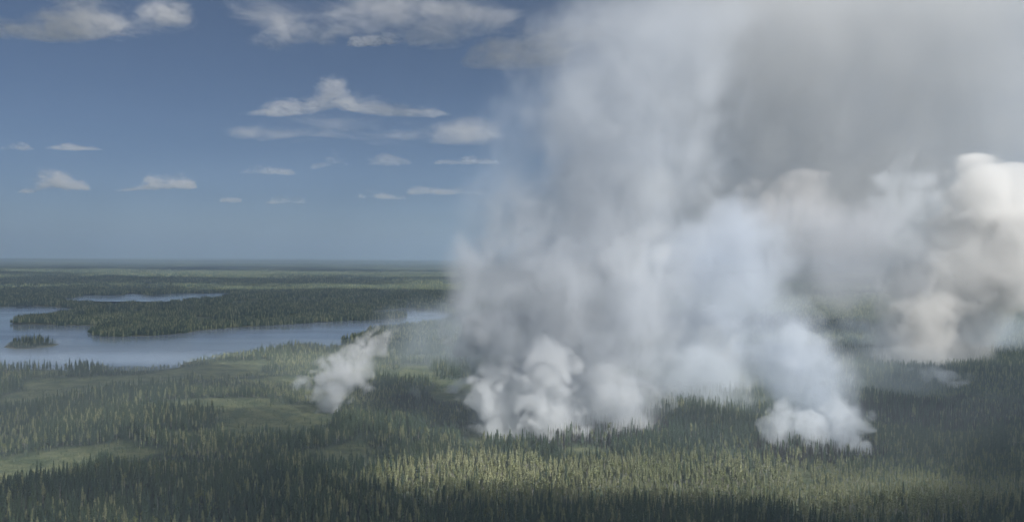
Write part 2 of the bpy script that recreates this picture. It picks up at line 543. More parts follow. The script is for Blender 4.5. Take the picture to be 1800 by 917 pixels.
rs = np.random.RandomState(4)
def jgrid(y0, y1, step, margin=1.28):
    out = []
    y = y0
    ys = np.arange(y0, y1, step)
    for yv in ys:
        hw = 0.637 * yv * margin
        xs = np.arange(-hw, hw, step)
        out.append(np.stack([xs, np.full(xs.shape, yv)], 1))
    p = np.vstack(out)
    return p + rs.uniform(-.55, .55, p.shape) * step

def in_fire(x, y):
    """burnt strips at the feet of the plumes"""
    px, py = project(np.stack([x, y, np.zeros_like(x)], 1))
    f = np.maximum.reduce([
        1 - np.sqrt(((px - 1000) / 190) ** 2 + ((py - 772) / 26) ** 2),
        1 - np.sqrt(((px - 1440) / 120) ** 2 + ((py - 800) / 26) ** 2),
        1 - np.sqrt(((px - 1700) / 230) ** 2 + ((py - 735) / 34) ** 2),
        1 - np.sqrt(((px - 760) / 90) ** 2 + ((py - 712) / 16) ** 2)])
    return f + (fbm(x / 30, y / 30, 5) - .5) * .5

def choose(P, dens_far=False):
    x, y = P[:, 0], P[:, 1]
    sd = lake_sd(x, y)
    md = meadow_w(x, y)
    keep = (sd > 3)
    shore_ = (sd < 40) & (y > 1000)
    keep &= ~((md > 0.04) & ~shore_ & (rs.rand(len(x)) < np.clip(.40 + md * 1.6, 0, .82)))
    open_ = fbm(x / 55, y / 55, 77)
    keep &= ~((open_ < .34) & (rs.rand(len(x)) < .6))
    P = P[keep]; md = md[keep]; x, y = P[:, 0], P[:, 1]
    z = height(x, y)
    stand = fbm(x / 90, y / 90, 91)
    young = sstep(.42, .58, fbm(x / 150 + 9, y / 110, 95)) * sstep(430, 520, y)
    return np.stack([x, y, z], 1), md, stand, young

P, md, stand, young = choose(np.vstack([jgrid(385, 620, 2.7), jgrid(620, 860, 3.0), jgrid(860, 1330, 3.9)]))
n = len(P)
fire = in_fire(P[:, 0], P[:, 1])
u = rs.rand(n)
band = sunlit_band(P[:, 0], P[:, 1])
thin = (rs.rand(n) < .28 * band)
pine_p = .06 + .16 * sstep(.5, .62, stand) + .12 * young * (1 - band) + .60 * band  # more light-coloured trees in the band, so it looks sunlit
birch_p = .04 + .12 * sstep(.5, .36, stand) + .2 * young * (1 - band) + .16 * band
key = np.full(n, 0)
key = np.where(u < pine_p, 1, key)
key = np.where((u >= pine_p) & (u < pine_p + birch_p), 2, key)
key = np.where(rs.rand(n) < .04 + .10 * band, 3, key)
key = np.where((fire > .1) & (rs.rand(n) < .7), 4, key)
names = ['spruce', 'pine', 'birch', 'snag', 'burnt']
idx = np.zeros(n, int)
for q, nm in enumerate(names):
    c = np.array(KIDX[nm]); s = key == q
    idx[s] = c[rs.randint(0, len(c), s.sum())]
scl = (0.64 + .42 * rs.rand(n)) * (1 - .48 * young) * np.where(md > .02, .6 - .35 * np.clip(md * 2, 0, 1), 1.0)
tall = rs.rand(n) < .05
scl = np.where(tall, scl * 1.25, scl)
rot = rs.rand(n) * 6.283
hts = np.array([k['h'] for k in KINDS])[idx] * scl

# the trees that show largest are things of their own: the front rows, and those standing against the smoke
tx, ty = project(P + np.stack([0 * hts, 0 * hts, hts], 1))
bx_, by_ = project(P)
infr = ~thin & (tx > 4) & (tx < 1796) & (ty < 905)
front = np.where(infr & (ty > 858))[0]
front = front[np.argsort(-(by_[front] - ty[front]) * np.clip((917 - ty[front]) / 40, 0, 1))][:210]
EDGE = [(815, 772), (860, 790), (950, 798), (1060, 798), (1110, 790), (1150, 762), (1200, 750), (1260, 748), (1330, 765), (1345, 805), (1400, 812), (1530, 815)]
ridge_y = np.interp(tx, [e[0] for e in EDGE], [e[1] for e in EDGE])
cand = np.where(~thin & (tx > 815) & (tx < 1535) & (np.abs(by_ - ridge_y) < 9) & (hts > 9.5))[0]
rs2 = np.random.RandomState(8)
cand = cand[np.argsort(-hts[cand])][:90]
single = np.concatenate([front, cand]); single = np.unique(single)
mask = ~thin; mask[single] = False

protos = {}
def make_tree(i):
    k = KINDS[idx[i]]
    if idx[i] in protos:
        src = protos[idx[i]]
        root = src.copy(); COL.objects.link(root)
        for ch in src.children:
            c = ch.copy(); COL.objects.link(c); c.parent = root
    else:
        root = bpy.data.objects.new(k['name'], None); COL.objects.link(root)
        root.empty_display_size = .5
        for nm, me in (('trunk', k['trunk_me']), ('crown', k['crown_me'])):
            if me:
                c = bpy.data.objects.new(nm, me); COL.objects.link(c); c.parent = root
        protos[idx[i]] = root
    root.location = P[i]; root.scale = (scl[i],) * 3; root.rotation_euler = (0, 0, rot[i])
    return root
CAT = {'spruce': 'spruce', 'pine': 'pine', 'birch': 'birch', 'snag': 'dead tree', 'burnt': 'burnt tree'}
LOOK = {'spruce': 'narrow green spruce', 'pine': 'pale-trunked light pine', 'birch': 'leafy yellow-green birch', 'snag': 'bare dead tree', 'burnt': 'thin scorched spruce'}
ORD = ('first second third fourth fifth sixth seventh eighth ninth tenth eleventh twelfth thirteenth fourteenth fifteenth sixteenth seventeenth eighteenth nineteenth '
       'twentieth twenty-first twenty-second twenty-third twenty-fourth twenty-fifth twenty-sixth twenty-seventh twenty-eighth twenty-ninth thirtieth').split()
ORD += ['thirty-' + q for q in ORD[:9]] + ['fortieth'] + ['forty-' + q for q in ORD[:9]]
FRONT_Z = [(150, 'in the bottom left corner'), (300, 'below the corner meadow'), (450, 'left below the small plume'), (620, 'right below the small plume'),
           (790, 'between small and biggest plume'), (900, 'below the biggest plume, left third'), (1030, 'below the biggest plume, middle third'),
           (1160, 'below the biggest plume, right third'), (1330, 'below the knoll'), (1540, 'below the bluish plume'), (1680, 'below the cream plume'), (9999, 'in the bottom right corner')]
RIDGE_Z = [(900, "at the biggest plume's left foot"), (1000, "at the biggest plume's middle"), (1110, "at the biggest plume's right foot"), (1200, "on the knoll's left slope"),
           (1270, "on the knoll's top"), (1340, "on the knoll's right slope"), (1440, "at the bluish plume's left foot"), (9999, "at the bluish plume's right foot")]
candset = set(cand.tolist())
def zone(i):
    Z = RIDGE_Z if i in candset else FRONT_Z
    return next(z for lim, z in Z if tx[i] < lim)
byz = {}
for i in single: byz.setdefault((i in candset, zone(i)), []).append(i)
for (isr, z), ids in byz.items():
    for q, i in enumerate(sorted(ids, key=lambda i: tx[i])):
        o = make_tree(i)
        k = KINDS[idx[i]]['key']
        row = 'along the smoke edge' if isr else 'in the front row'
        tag(o, LOOK[k] + ', ' + ORD[q] + ' from left ' + row + ' ' + z.replace(',', ''), CAT[k], ('trees along the smoke edge ' if isr else 'front row trees ') + z)
scatter('forest', P[mask], idx[mask], scl[mask], rot[mask], SRC_TREES, 'dense boreal spruce forest covering the near ground up to the lake', 'forest')

Pf, mdf, st, yg = choose(np.vstack([jgrid(1335, 2200, 15, 1.15), jgrid(2200, 3800, 20, 1.1), jgrid(3800, 6500, 34, 1.05)]))
scatter('far_forest', Pf, rs.randint(0, 5, len(Pf)), (.75 + .45 * rs.rand(len(Pf))) * np.where(Pf[:, 1] > 3800, 1.25, 1), rs.rand(len(Pf)) * 6.28,
        SRC_CLUMP, 'distant dark forest on the shores and beyond the lake', 'forest')
print('TREES', n, len(single), len(Pf))

# ------------------------------------------------------------------ smoke
def curve_node(m, fac, ts, vals):
    """float curve over t in 0..1 returning the real value"""
    lo, hi = min(vals), max(vals)
    if hi - lo < 1e-6: hi = lo + 1
    fc = m.n('ShaderNodeFloatCurve')
    cm = fc.mapping.curves[0]
    pts = [(t, (v - lo) / (hi - lo)) for t, v in zip(ts, vals)]
    cm.points[0].location = pts[0]; cm.points[-1].location = pts[-1]
    for p in pts[1:-1]: cm.points.new(*p)
    fc.mapping.update()
    m.set(fc, 'Value', fac); m.set(fc, 'Factor', 1.0)
    return m.math('MULTIPLY_ADD', fc.outputs[0], hi - lo, lo)

def plume(name, base, axis, dens, label, cat='smoke', color=(.90, .945, .985), depth=.7, bill=22.0, amp=.75, soft=.5, detail=4,
          top_fade=.25, bot=0.0, puffy=False, seed=0, group=None, step=1.0, aniso=0.0, fadepow=1.0, parent=None):
    """axis: list of (z, x, y, r) relative to base; density is carved by noise in the smoke itself"""
    H = axis[-1][0]; z0 = axis[0][0]
    m = N(name + '_volume')
    tc = m.n('ShaderNodeTexCoord').outputs['Object']
    p = tc
    sx = m.n('ShaderNodeSeparateXYZ', {0: p})
    t = m.math('DIVIDE', m.math('SUBTRACT', sx.outputs[2], z0), H - z0, clamp=True)
    ts = [(a[0] - z0) / (H - z0) for a in axis]
    cx = curve_node(m, t, ts, [a[1] for a in axis]); cyy = curve_node(m, t, ts, [a[2] for a in axis]); rr = curve_node(m, t, ts, [a[3] for a in axis])
    dx = m.math('DIVIDE', m.math('SUBTRACT', sx.outputs[0], cx), rr)
    dy = m.math('DIVIDE', m.math('SUBTRACT', sx.outputs[1], cyy), m.math('MULTIPLY', rr, depth))
    d = m.math('SQRT', m.math('ADD', m.math('MULTIPLY', dx, dx), m.math('MULTIPLY', dy, dy)))
    off = m.vm('ADD', p, (seed * 137.1, seed * 51.7, seed * 91.3))
    low = m.noise(off, 1 / (bill * 3.2), 1, .5)
    if puffy:            # rounded bumps with sharp creases, as in fresh dense smoke
        n1 = m.noise(off, .55 / bill, 1, .5, dist=.4); n2 = m.noise(off, 1.5 / bill, 4, .68, dist=.5)
        b1 = m.math('ABSOLUTE', m.math('MULTIPLY_ADD', n1.outputs[0], 2, -1)); b2 = m.math('ABSOLUTE', m.math('MULTIPLY_ADD', n2.outputs[0], 2, -1))
        nz = m.math('ADD', m.math('MULTIPLY_ADD', b1, 3.0 * amp, -.62 * amp), m.math('MULTIPLY_ADD', b2, 1.3 * amp, -.2 * amp))
    else:
        big = m.noise(m.vm('MULTIPLY', off, (1, 1, .8)), 1 / bill, detail, .58, dist=.5)
        nz = m.math('MULTIPLY', m.math('SUBTRACT', big.outputs[0], .5), 2 * amp)
    nz = m.math('ADD', nz, m.math('MULTIPLY', m.math('SUBTRACT', low.outputs[0], .5), 1.3 * amp))
    f = m.math('ADD', m.math('SUBTRACT', .82, d), nz)
    if top_fade: f = m.math('SUBTRACT', f, m.math('MULTIPLY', m.rng(t, 1 - top_fade, 1.0), 1.2))
    if bot: f = m.math('SUBTRACT', f, m.rng(t, bot, 0.0, 0.0, 1.1))
    dd = m.rng(f, 0.0, soft)
    tf = m.rng(t, 0, 1, 1.0, fadepow, smooth=False)
    dens_s = m.math('MULTIPLY', m.math('MULTIPLY', dd, tf), dens)
    pv = m.n('ShaderNodeVolumePrincipled', {'Color': (*color, 1), 'Density': dens_s, 'Anisotropy': aniso})
    m.t.links.new(pv.outputs[0], m.out.inputs['Volume'])
    m.m.cycles.volume_step_rate = step
    # the smoke's envelope
    V, Fc = [], []
    NR, NA = 26, 28
    gg = np.random.RandomState(seed + 50)
    zs = [a[0] for a in axis]
    for i in range(NR):
        t_ = i / (NR - 1); z = z0 + (H - z0) * t_
        r = np.interp(z, zs, [a[3] for a in axis]) * 1.28; ax = np.interp(z, zs, [a[1] for a in axis]); ay = np.interp(z, zs, [a[2] for a in axis])
        cap = math.sqrt(max(0, 1 - ((t_ - .5) / .5) ** 8)) * .999 + .001
        for k in range(NA):
            a = 2 * math.pi * k / NA
            q = r * cap * (1 + .12 * (fbm(k / 3.0, z / 30.0, seed + 3) - .5) * 2)
            V.append((ax + q * math.cos(a), ay + q * depth * math.sin(a), z))
    for i in range(NR - 1):
        for k in range(NA):
            k2 = (k + 1) % NA
            Fc.append((i * NA + k, i * NA + k2, (i + 1) * NA + k2, (i + 1) * NA + k))
    Fc.append(tuple(range(NA))[::-1]); Fc.append(tuple((NR - 1) * NA + k for k in range(NA)))
    o = mesh_obj(name, V, Fc, m.m, smooth=True)
    o.location = base
    if label: tag(o, label, cat, group)
    return o

def pl(name, Y, pts, **kw):
    """pts: (px, py, half-width px[, dy]) from foot to top, at distance Y"""
    B = at(pts[0][0], pts[0][1], Y)
    ax = []
    for q in pts:
        dy = q[3] if len(q) > 3 else 0
        p = at(q[0], q[1], Y + dy)
        ax.append((p.z - B.z, p.x - B.x, p.y - B.y, q[2] / F * (Y + dy)))
    return plume(name, B, ax, **kw)

def cloud(Y_base, base_py, prof, dens, label, depth=.5, bill=.22, amp=.5, seed=0, soft=.35, color=(.91, .90, .90), step=1.0, z_alt=None, group='clouds in the blue sky'):
    """prof: (px, top py) along the cloud; its flat base hangs at base_py"""
    pm = sum(q[0] for q in prof) / len(prof)
    O = at(pm, base_py, Y_base)
    mpp = Y_base / F
    xs = [(q[0] - pm) * mpp for q in prof]; tops = [max((base_py - q[1]) * mpp, 8 * mpp) for q in prof]
    W = xs[-1] - xs[0]; x0 = xs[0]; Hm = max(tops); D = max(W * depth * .5, Hm * .8)
    m = N('cloud_volume')
    tc = m.n('ShaderNodeTexCoord').outputs['Object']
    sx = m.n('ShaderNodeSeparateXYZ', {0: tc})
    t = m.math('DIVIDE', m.math('SUBTRACT', sx.outputs[0], x0), W, clamp=True)
    top = curve_node(m, t, [(x - x0) / W for x in xs], tops)
    top = m.math('MAXIMUM', top, 3 * mpp)
    dz = m.math('DIVIDE', sx.outputs[2], top)
    dy = m.math('DIVIDE', sx.outputs[1], m.math('MULTIPLY', m.math('SQRT', m.math('DIVIDE', top, Hm)), D))
    d = m.math('SQRT', m.math('ADD', m.math('MULTIPLY', dz, dz), m.math('MULTIPLY', dy, dy)))
    off = m.vm('ADD', tc, (seed * 3137.1, seed * 1151.7, seed * 991.3))
    sc_ = 1 / (bill * max(Hm, W * .25))
    big = m.noise(m.vm('MULTIPLY', off, (.45, .45, 1.0)), sc_, 7, .72, dist=.7)
    low = m.noise(m.vm('MULTIPLY', off, (.6, .6, 1.0)), sc_ / 3.0, 1, .5)
    nz = m.math('ADD', m.math('MULTIPLY', m.math('SUBTRACT', big.outputs[0], .5), 2.8 * amp), m.math('MULTIPLY', m.math('SUBTRACT', low.outputs[0], .5), 2.6 * amp))
    f = m.math('ADD', m.math('SUBTRACT', .62, d), nz)
    f = m.math('SUBTRACT', f, m.rng(t, .2, 0, 0, .8)); f = m.math('SUBTRACT', f, m.rng(t, .8, 1, 0, .8))
    f = m.math('SUBTRACT', f, m.rng(dz, .3, -.08, 0, 1.1))
    fine = m.noise(m.vm('MULTIPLY', off, (.45, .45, 1.0)), sc_ * 2.4, 5, .7, dist=.6)
    dd = m.math('MULTIPLY', m.math('MULTIPLY', m.math('POWER', m.rng(f, 0, soft), 1.4), dens), m.rng(fine.outputs[0], .36, .62, .12, 1.25))
    pv = m.n('ShaderNodeVolumePrincipled', {'Color': (*color, 1), 'Density': dd, 'Anisotropy': .1})
    m.t.links.new(pv.outputs[0], m.out.inputs['Volume'])
    m.m.cycles.volume_step_rate = step
    V, Fc = [], []
    NX, NA = 24, 18
    for i in range(NX):
        tt = i / (NX - 1); x = x0 + W * tt
        tp = max(np.interp(x, xs, tops), 3 * mpp)
        cap = math.sqrt(max(0, 1 - (abs(tt - .5) / .5) ** 6)) * .995 + .005
        for k in range(NA):
            a = 2 * math.pi * k / NA
            s_, c_ = math.sin(a), math.cos(a)
            zz = (1.22 * s_ if s_ > 0 else .10 * s_) * tp * cap
            V.append((x, 1.2 * c_ * D * math.sqrt(tp / Hm) * cap, zz))
    for i in range(NX - 1):
        for k in range(NA):
            k2 = (k + 1) % NA
            Fc.append((i * NA + k, i * NA + k2, (i + 1) * NA + k2, (i + 1) * NA + k))
    Fc.append(tuple(range(NA))[::-1]); Fc.append(tuple((NX - 1) * NA + k for k in range(NA)))
    o = mesh_obj('cloud', V, Fc, m.m, smooth=True)
    o.location = O
    return tag(o, label, 'cloud', group)

def cl(base_py, prof, label, tau=3.0, **kw):
    Y = 1350 * F / (447 - base_py)
    hm = max(base_py - q[1] for q in prof) * Y / F
    return cloud(Y, base_py, prof, tau * .40 / max(hm, 50), label, **kw)

cl(76, [(-120, 60), (-20, 10), (60, 5), (150, -45), (260, -55), (350, -45), (420, 20)], 'big bright cumulus cut by the top left corner', seed=1, tau=7, amp=.5)
cl(60, [(300, 40), (380, -20), (500, -60), (700, -70), (900, -60), (1000, 20)], 'dim grey sheet of cloud along the top, mid-left', seed=18, tau=2.2, amp=.5, bill=.35, depth=.8)
cl(92, [(400, 70), (480, 10), (600, -15), (700, -5), (820, -5), (900, 50)], 'broad ragged cloud at the top just left of the smoke', seed=2, tau=2.6, amp=.7)
cl(85, [(590, 80), (640, 55), (700, 45), (760, 74)], 'small bright fleece below the broad ragged cloud', seed=19, tau=3.5, amp=.5)
cl(130, [(740, 100), (830, 50), (900, 0), (1000, -20), (1110, 0), (1220, 60)], 'grey brown cloud at the top partly behind the smoke', seed=3, tau=3.5, color=(.90, .87, .84), amp=.6)
cl(206, [(380, 202), (440, 185), (490, 165), (540, 165), (585, 118), (625, 155), (690, 168), (790, 180), (850, 195)], 'cumulus with a knobbly tower above a long flat base', seed=4, tau=4.5, amp=.55)
cl(252, [(300, 245), (400, 205), (520, 195), (640, 205), (760, 180), (860, 170), (960, 190)], 'thin grey veil of cloud below the towering cumulus', seed=5, tau=2.2, amp=.6, bill=.4, depth=.9)
cl(268, [(-80, 265), (-20, 242), (25, 238), (70, 264)], 'small faint cloud at the left edge', seed=6, tau=2.2)
cl(266, [(50, 264), (100, 245), (140, 247), (200, 263)], 'thin flat wisp right of the faint left edge cloud', seed=7, tau=2.2)
cl(343, [(10, 340), (50, 318), (100, 280), (135, 290), (180, 325)], 'small bright cumulus low at the far left', seed=8, tau=12, amp=.45)
cl(340, [(170, 338), (235, 318), (275, 295), (310, 288), (365, 322)], 'bright cumulus with a sloping left side, second from the left', seed=9, tau=12, amp=.4)
cl(359, [(378, 357), (398, 338), (414, 338), (432, 356)], 'tiny low cloud right of the sloping cumulus', seed=10, tau=5)
cl(361, [(455, 359), (485, 341), (515, 338), (550, 357)], 'tiny flat cloud low over the middle of the lake', seed=11, tau=5)
cl(355, [(610, 353), (650, 325), (690, 328), (735, 350)], 'small low cloud beside the smoke, nearest the horizon', seed=12, tau=7)
cl(300, [(535, 298), (565, 268), (590, 252), (625, 290)], 'faint puff below the towering cumulus', seed=13, tau=2.6)
cl(296, [(625, 292), (660, 264), (695, 258), (740, 288)], 'faint puff right of a similar one, below the long cloud', seed=14, tau=2)
cl(310, [(385, 308), (430, 285), (465, 283), (540, 306)], 'faint grey puff above the two tiny low clouds', seed=15, tau=2)
cl(292, [(745, 290), (800, 268), (840, 266), (900, 286)], 'long thin wisp of cloud touching the smoke', seed=16, tau=2.5)
cl(345, [(690, 342), (740, 318), (800, 322), (880, 342)], 'string of faint low wisps touching the smoke', seed=17, tau=2.5)

# unseen cloud added overhead, shaped to shade the forest round sunlit gaps
def overhead():
    zb = 1150.0
    sx, sy = to_sun.x / to_sun.z * zb, to_sun.y / to_sun.z * zb
    gx = np.linspace(-1900, 1700, 110); gy = np.linspace(60, 1500, 70)
    X, Y = np.meshgrid(gx, gy)
    px, py = project(np.stack([X, Y, np.zeros_like(X)], -1))
    lit = np.zeros_like(X)
    for a, b, c, d, s in [(860, 856, 290, 52, 1), (1200, 858, 360, 54, 1), (1570, 885, 260, 62, 1), (1330, 820, 150, 30, 1), (1600, 850, 150, 44, 1), (70, 832, 230, 50, .8),
                          (350, 716, 190, 20, .7), (240, 780, 190, 30, .35)]:
        lit = np.maximum(lit, s * sstep(0, .35, 1 - np.sqrt(((px - a) / c) ** 2 + ((py - b) / d) ** 2)))
    n = fbm(X / 220, Y / 160, 71)
    T = 95 * np.where(px > 560, .7 + .5 * sstep(.34, .66, n), .42 + .66 * sstep(.34, .66, n))
    T = T * (1 - lit)
    T = T * sstep(-1900, -1300, X) * sstep(1700, 1300, X) * sstep(60, 160, Y)
    far = np.interp(px, [-2000, 430, 560, 820, 1500, 1560, 1620, 2400], [1120, 1120, 760, 640, 630, 900, 1080, 1080])
    T = T * sstep(0, 120, far - Y)
    T = np.where(T < 2, 0, T)
    ny, nx = X.shape
    top = np.stack([X + sx, Y + sy, zb + T * .8], -1).reshape(-1, 3); bot = np.stack([X + sx, Y + sy, zb - T * .2], -1).reshape(-1, 3)
    m = N('overhead_cloud_volume')
    pv = m.n('ShaderNodeVolumePrincipled', {'Color': (.95, .95, .95, 1), 'Density': .014})
    m.t.links.new(pv.outputs[0], m.out.inputs['Volume'])
    i = np.arange(ny - 1)[:, None] * nx + np.arange(nx - 1)[None, :]
    Q = np.stack([i, i + 1, i + nx + 1, i + nx], -1).reshape(-1, 4)
    Tf = T.ravel(); ok = (Tf[Q] > 0).any(1); Q = Q[ok]
    nv = len(top)
    # weld the rim: where there is no thickness the lower vertex is the upper one
    low = np.where(Tf > 0, np.arange(nv) + nv, np.arange(nv))
    V = np.vstack([top, bot]); Fc = np.vstack([Q, low[Q][:, ::-1]])
    used = np.unique(Fc); rm = np.zeros(len(V), int); rm[used] = np.arange(len(used))
    o = mesh_obj('overhead_cloud', V[used], rm[Fc], m.m, smooth=True)
    return tag(o, 'unseen broken cloud layer added overhead to shade the forest', 'cloud')
overhead()

def high_layer():
    """unseen high cloud added above the picture, shaped to dapple the far land"""
    zb = 2700.0
    sx, sy = to_sun.x / to_sun.z * zb, to_sun.y / to_sun.z * zb
    gx = np.linspace(-7000, 6500, 190); gy = np.geomspace(1150, 9300, 96)
    X, Y = np.meshgrid(gx, gy)
    n = fbm(X / 1100, Y / 650, 171, 4)
    T = 170 * np.maximum(sstep(.36, .58, n), .75 * sstep(2100, 1700, Y))  # thickness shaped to lay broken shade on the far land
    px, py = project(np.stack([X, Y, np.zeros_like(X)], -1))
    lake = np.maximum(0, 1 - np.sqrt(((px - 330) / 560) ** 2 + ((py - 604) / 26) ** 2))
    T = T * (1 - .15 * sstep(0, .4, lake))
    T = T * np.maximum(sstep(0, -180, X), sstep(2500, 3000, Y))      # open to the sun above the fires
    T = T * sstep(-7000, -5800, X) * sstep(6500, 5600, X) * sstep(1150, 1240, Y) * sstep(9300, 8600, Y)
    T = np.where(T < 3, 0, T)
    ny, nx = X.shape
    top = np.stack([X + sx, Y + sy, zb + T * .8], -1).reshape(-1, 3); bot = np.stack([X + sx, Y + sy, zb - T * .2], -1).reshape(-1, 3)
    m = N('high_cloud_volume')
    pv = m.n('ShaderNodeVolumePrincipled', {'Color': (.95, .95, .95, 1), 'Density': .009})
    m.t.links.new(pv.outputs[0], m.out.inputs['Volume'])
    i = np.arange(ny - 1)[:, None] * nx + np.arange(nx - 1)[None, :]
    Q = np.stack([i, i + 1, i + nx + 1, i + nx], -1).reshape(-1, 4)
    Tf = T.ravel(); Q = Q[(Tf[Q] > 0).any(1)]
    nv = len(top)
    low = np.where(Tf > 0, np.arange(nv) + nv, np.arange(nv))
    V = np.vstack([top, bot]); Fc = np.vstack([Q, low[Q][:, ::-1]])
    used = np.unique(Fc); rm = np.zeros(len(V), int); rm[used] = np.arange(len(used))
    o = mesh_obj('high_cloud', V[used], rm[Fc], m.m, smooth=True)
    return tag(o, 'unseen high cloud layer added above the lakes to dapple the far land', 'cloud')
high_layer()

# ------------------------------------------------------------------ haze
def haze():
    m = N('haze_volume')
    pv = m.n('ShaderNodeVolumePrincipled', {'Color': (.62, .79, .98, 1), 'Density': 1.0e-4, 'Anisotropy': .2})
    m.t.links.new(pv.outputs[0], m.out.inputs['Volume'])
    L = 62000; z0, z1 = -420, 725
    V = [(x, y, z) for z in (z0, z1) for x, y in ((-L, -L), (L, -L), (L, L), (-L, L))]
    Fc = [(3, 2, 1, 0), (4, 5, 6, 7), (0, 1, 5, 4), (1, 2, 6, 5), (2, 3, 7, 6), (3, 0, 4, 7)]
    o = mesh_obj('haze', V, Fc, m.m)
    return tag(o, 'thin blue haze filling the air', 'haze', kind='stuff')
haze()

SM = 'smoke plumes rising from the forest fires'
small = pl('smoke_plume', 745, [(572, 732, 34), (580, 712, 46), (598, 670, 70), (622, 630, 76), (655, 590, 74), (700, 530, 85), (740, 480, 80)], dens=.10, bill=11, amp=.52, soft=.5, puffy=True, color=(.97, .985, 1.0),
   label='small pale smoke plume left of the big ones, leaning right', group=SM, seed=1, top_fade=.7, fadepow=.08, step=.5)
pl('smoke_wisp', 860, [(520, 690, 10), (520, 680, 15), (530, 668, 26), (560, 655, 34)], dens=.07, bill=7, amp=.8,
   label='thin wisp of smoke just left of the small plume', group='thin wisps of smoke over the forest', seed=21, top_fade=.5, fadepow=.4)
pl('smoke_wisp', 810, [(735, 722, 8), (735, 705, 11), (728, 685, 16), (715, 660, 24)], dens=.05, bill=6, amp=.8,
   label='tiny wisp of smoke between the small plume and the biggest one', group='thin wisps of smoke over the forest', seed=22, top_fade=.5, fadepow=.4)
pl('smoke_wisp', 850, [(796, 695, 18), (798, 683, 26), (815, 670, 32), (845, 650, 36)], dens=.08, bill=8, amp=.6,
   label='bright wisp of smoke touching the left side of the biggest plume', group='thin wisps of smoke over the forest', seed=23, top_fade=.4, fadepow=.5)

# the biggest plume: columns, and the billows that make its foot and its bright core
big = bpy.data.objects.new('smoke_plume', None); COL.objects.link(big)
big.location = at(990, 790, 660)
tag(big, 'biggest smoke plume, white and billowing, in the middle of the burning forest', 'smoke', SM)
def part(Y, pts, name='smoke_billow', root=big, **kw):
    kw.setdefault('step', .4 if name == 'smoke_column' else .6)
    if name == 'smoke_billow': kw.setdefault('puffy', True); kw.setdefault('color', (.965, .985, 1.0))
    o = pl(name, Y, pts, label=None, **kw)
    o.parent = root; o.location = o.location - root.location
    return o
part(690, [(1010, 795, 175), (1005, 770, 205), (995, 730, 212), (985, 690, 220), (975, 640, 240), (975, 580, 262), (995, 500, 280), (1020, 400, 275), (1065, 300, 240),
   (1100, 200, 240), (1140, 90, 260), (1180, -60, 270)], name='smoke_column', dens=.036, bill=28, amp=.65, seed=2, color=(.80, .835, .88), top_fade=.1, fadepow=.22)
part(650, [(905, 790, 52), (898, 765, 66), (880, 725, 70), (868, 685, 60), (885, 640, 56), (900, 600, 46)], dens=.11, bill=12, amp=.52, soft=.3, seed=31, top_fade=.35, fadepow=.35)
part(645, [(975, 795, 62), (975, 770, 76), (965, 725, 84), (955, 675, 80), (955, 610, 76), (965, 540, 64)], dens=.10, bill=13, amp=.52, soft=.33, seed=32, top_fade=.35, fadepow=.25)
part(690, [(822, 650, 38), (826, 612, 62), (840, 578, 72), (870, 545, 60), (905, 505, 46)], dens=.09, bill=14, amp=.5, soft=.3, seed=33, bot=.25, top_fade=.4, fadepow=.3)
part(648, [(1085, 795, 60), (1090, 770, 74), (1085, 735, 76), (1075, 690, 74), (1060, 640, 74), (1060, 580, 64)], dens=.065, bill=15, amp=.5, soft=.45, seed=34, top_fade=.4, fadepow=.25)
part(700, [(1165, 775, 36), (1160, 755, 50), (1150, 725, 54), (1140, 690, 56), (1130, 630, 56)], dens=.06, bill=12, amp=.55, soft=.35, seed=35, top_fade=.5, fadepow=.3)
part(670, [(985, 660, 60), (1000, 590, 95), (1010, 510, 105), (1000, 450, 100), (970, 400, 66)], dens=.03, bill=24, amp=.5, soft=.4, seed=36, bot=.3, top_fade=.35, fadepow=.7)
part(670, [(1075, 560, 50), (1100, 470, 90), (1120, 380, 100), (1125, 300, 92), (1110, 240, 74), (1095, 200, 44)], dens=.036, bill=28, amp=.45, soft=.5, seed=37, bot=.3, top_fade=.3, fadepow=.8)
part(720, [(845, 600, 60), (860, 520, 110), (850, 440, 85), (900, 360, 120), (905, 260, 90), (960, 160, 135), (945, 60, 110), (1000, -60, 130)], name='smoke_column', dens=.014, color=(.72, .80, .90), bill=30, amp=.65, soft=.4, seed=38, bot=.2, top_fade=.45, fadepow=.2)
part(850, [(1230, 730, 100), (1225, 680, 130), (1220, 620, 150), (1230, 540, 170), (1250, 450, 190), (1290, 350, 190), (1320, 250, 160)], name='smoke_column', dens=.026, color=(.82, .87, .94), bill=32, amp=.6, soft=.5, seed=39, top_fade=.4, fadepow=.8)
part(745, [(1240, 760, 80), (1240, 720, 125), (1245, 670, 150), (1250, 610, 150), (1255, 550, 120)], name='smoke_column', dens=.03, color=(.85, .90, .95), bill=20, amp=.8, soft=.6, seed=40, top_fade=.4, fadepow=.5)

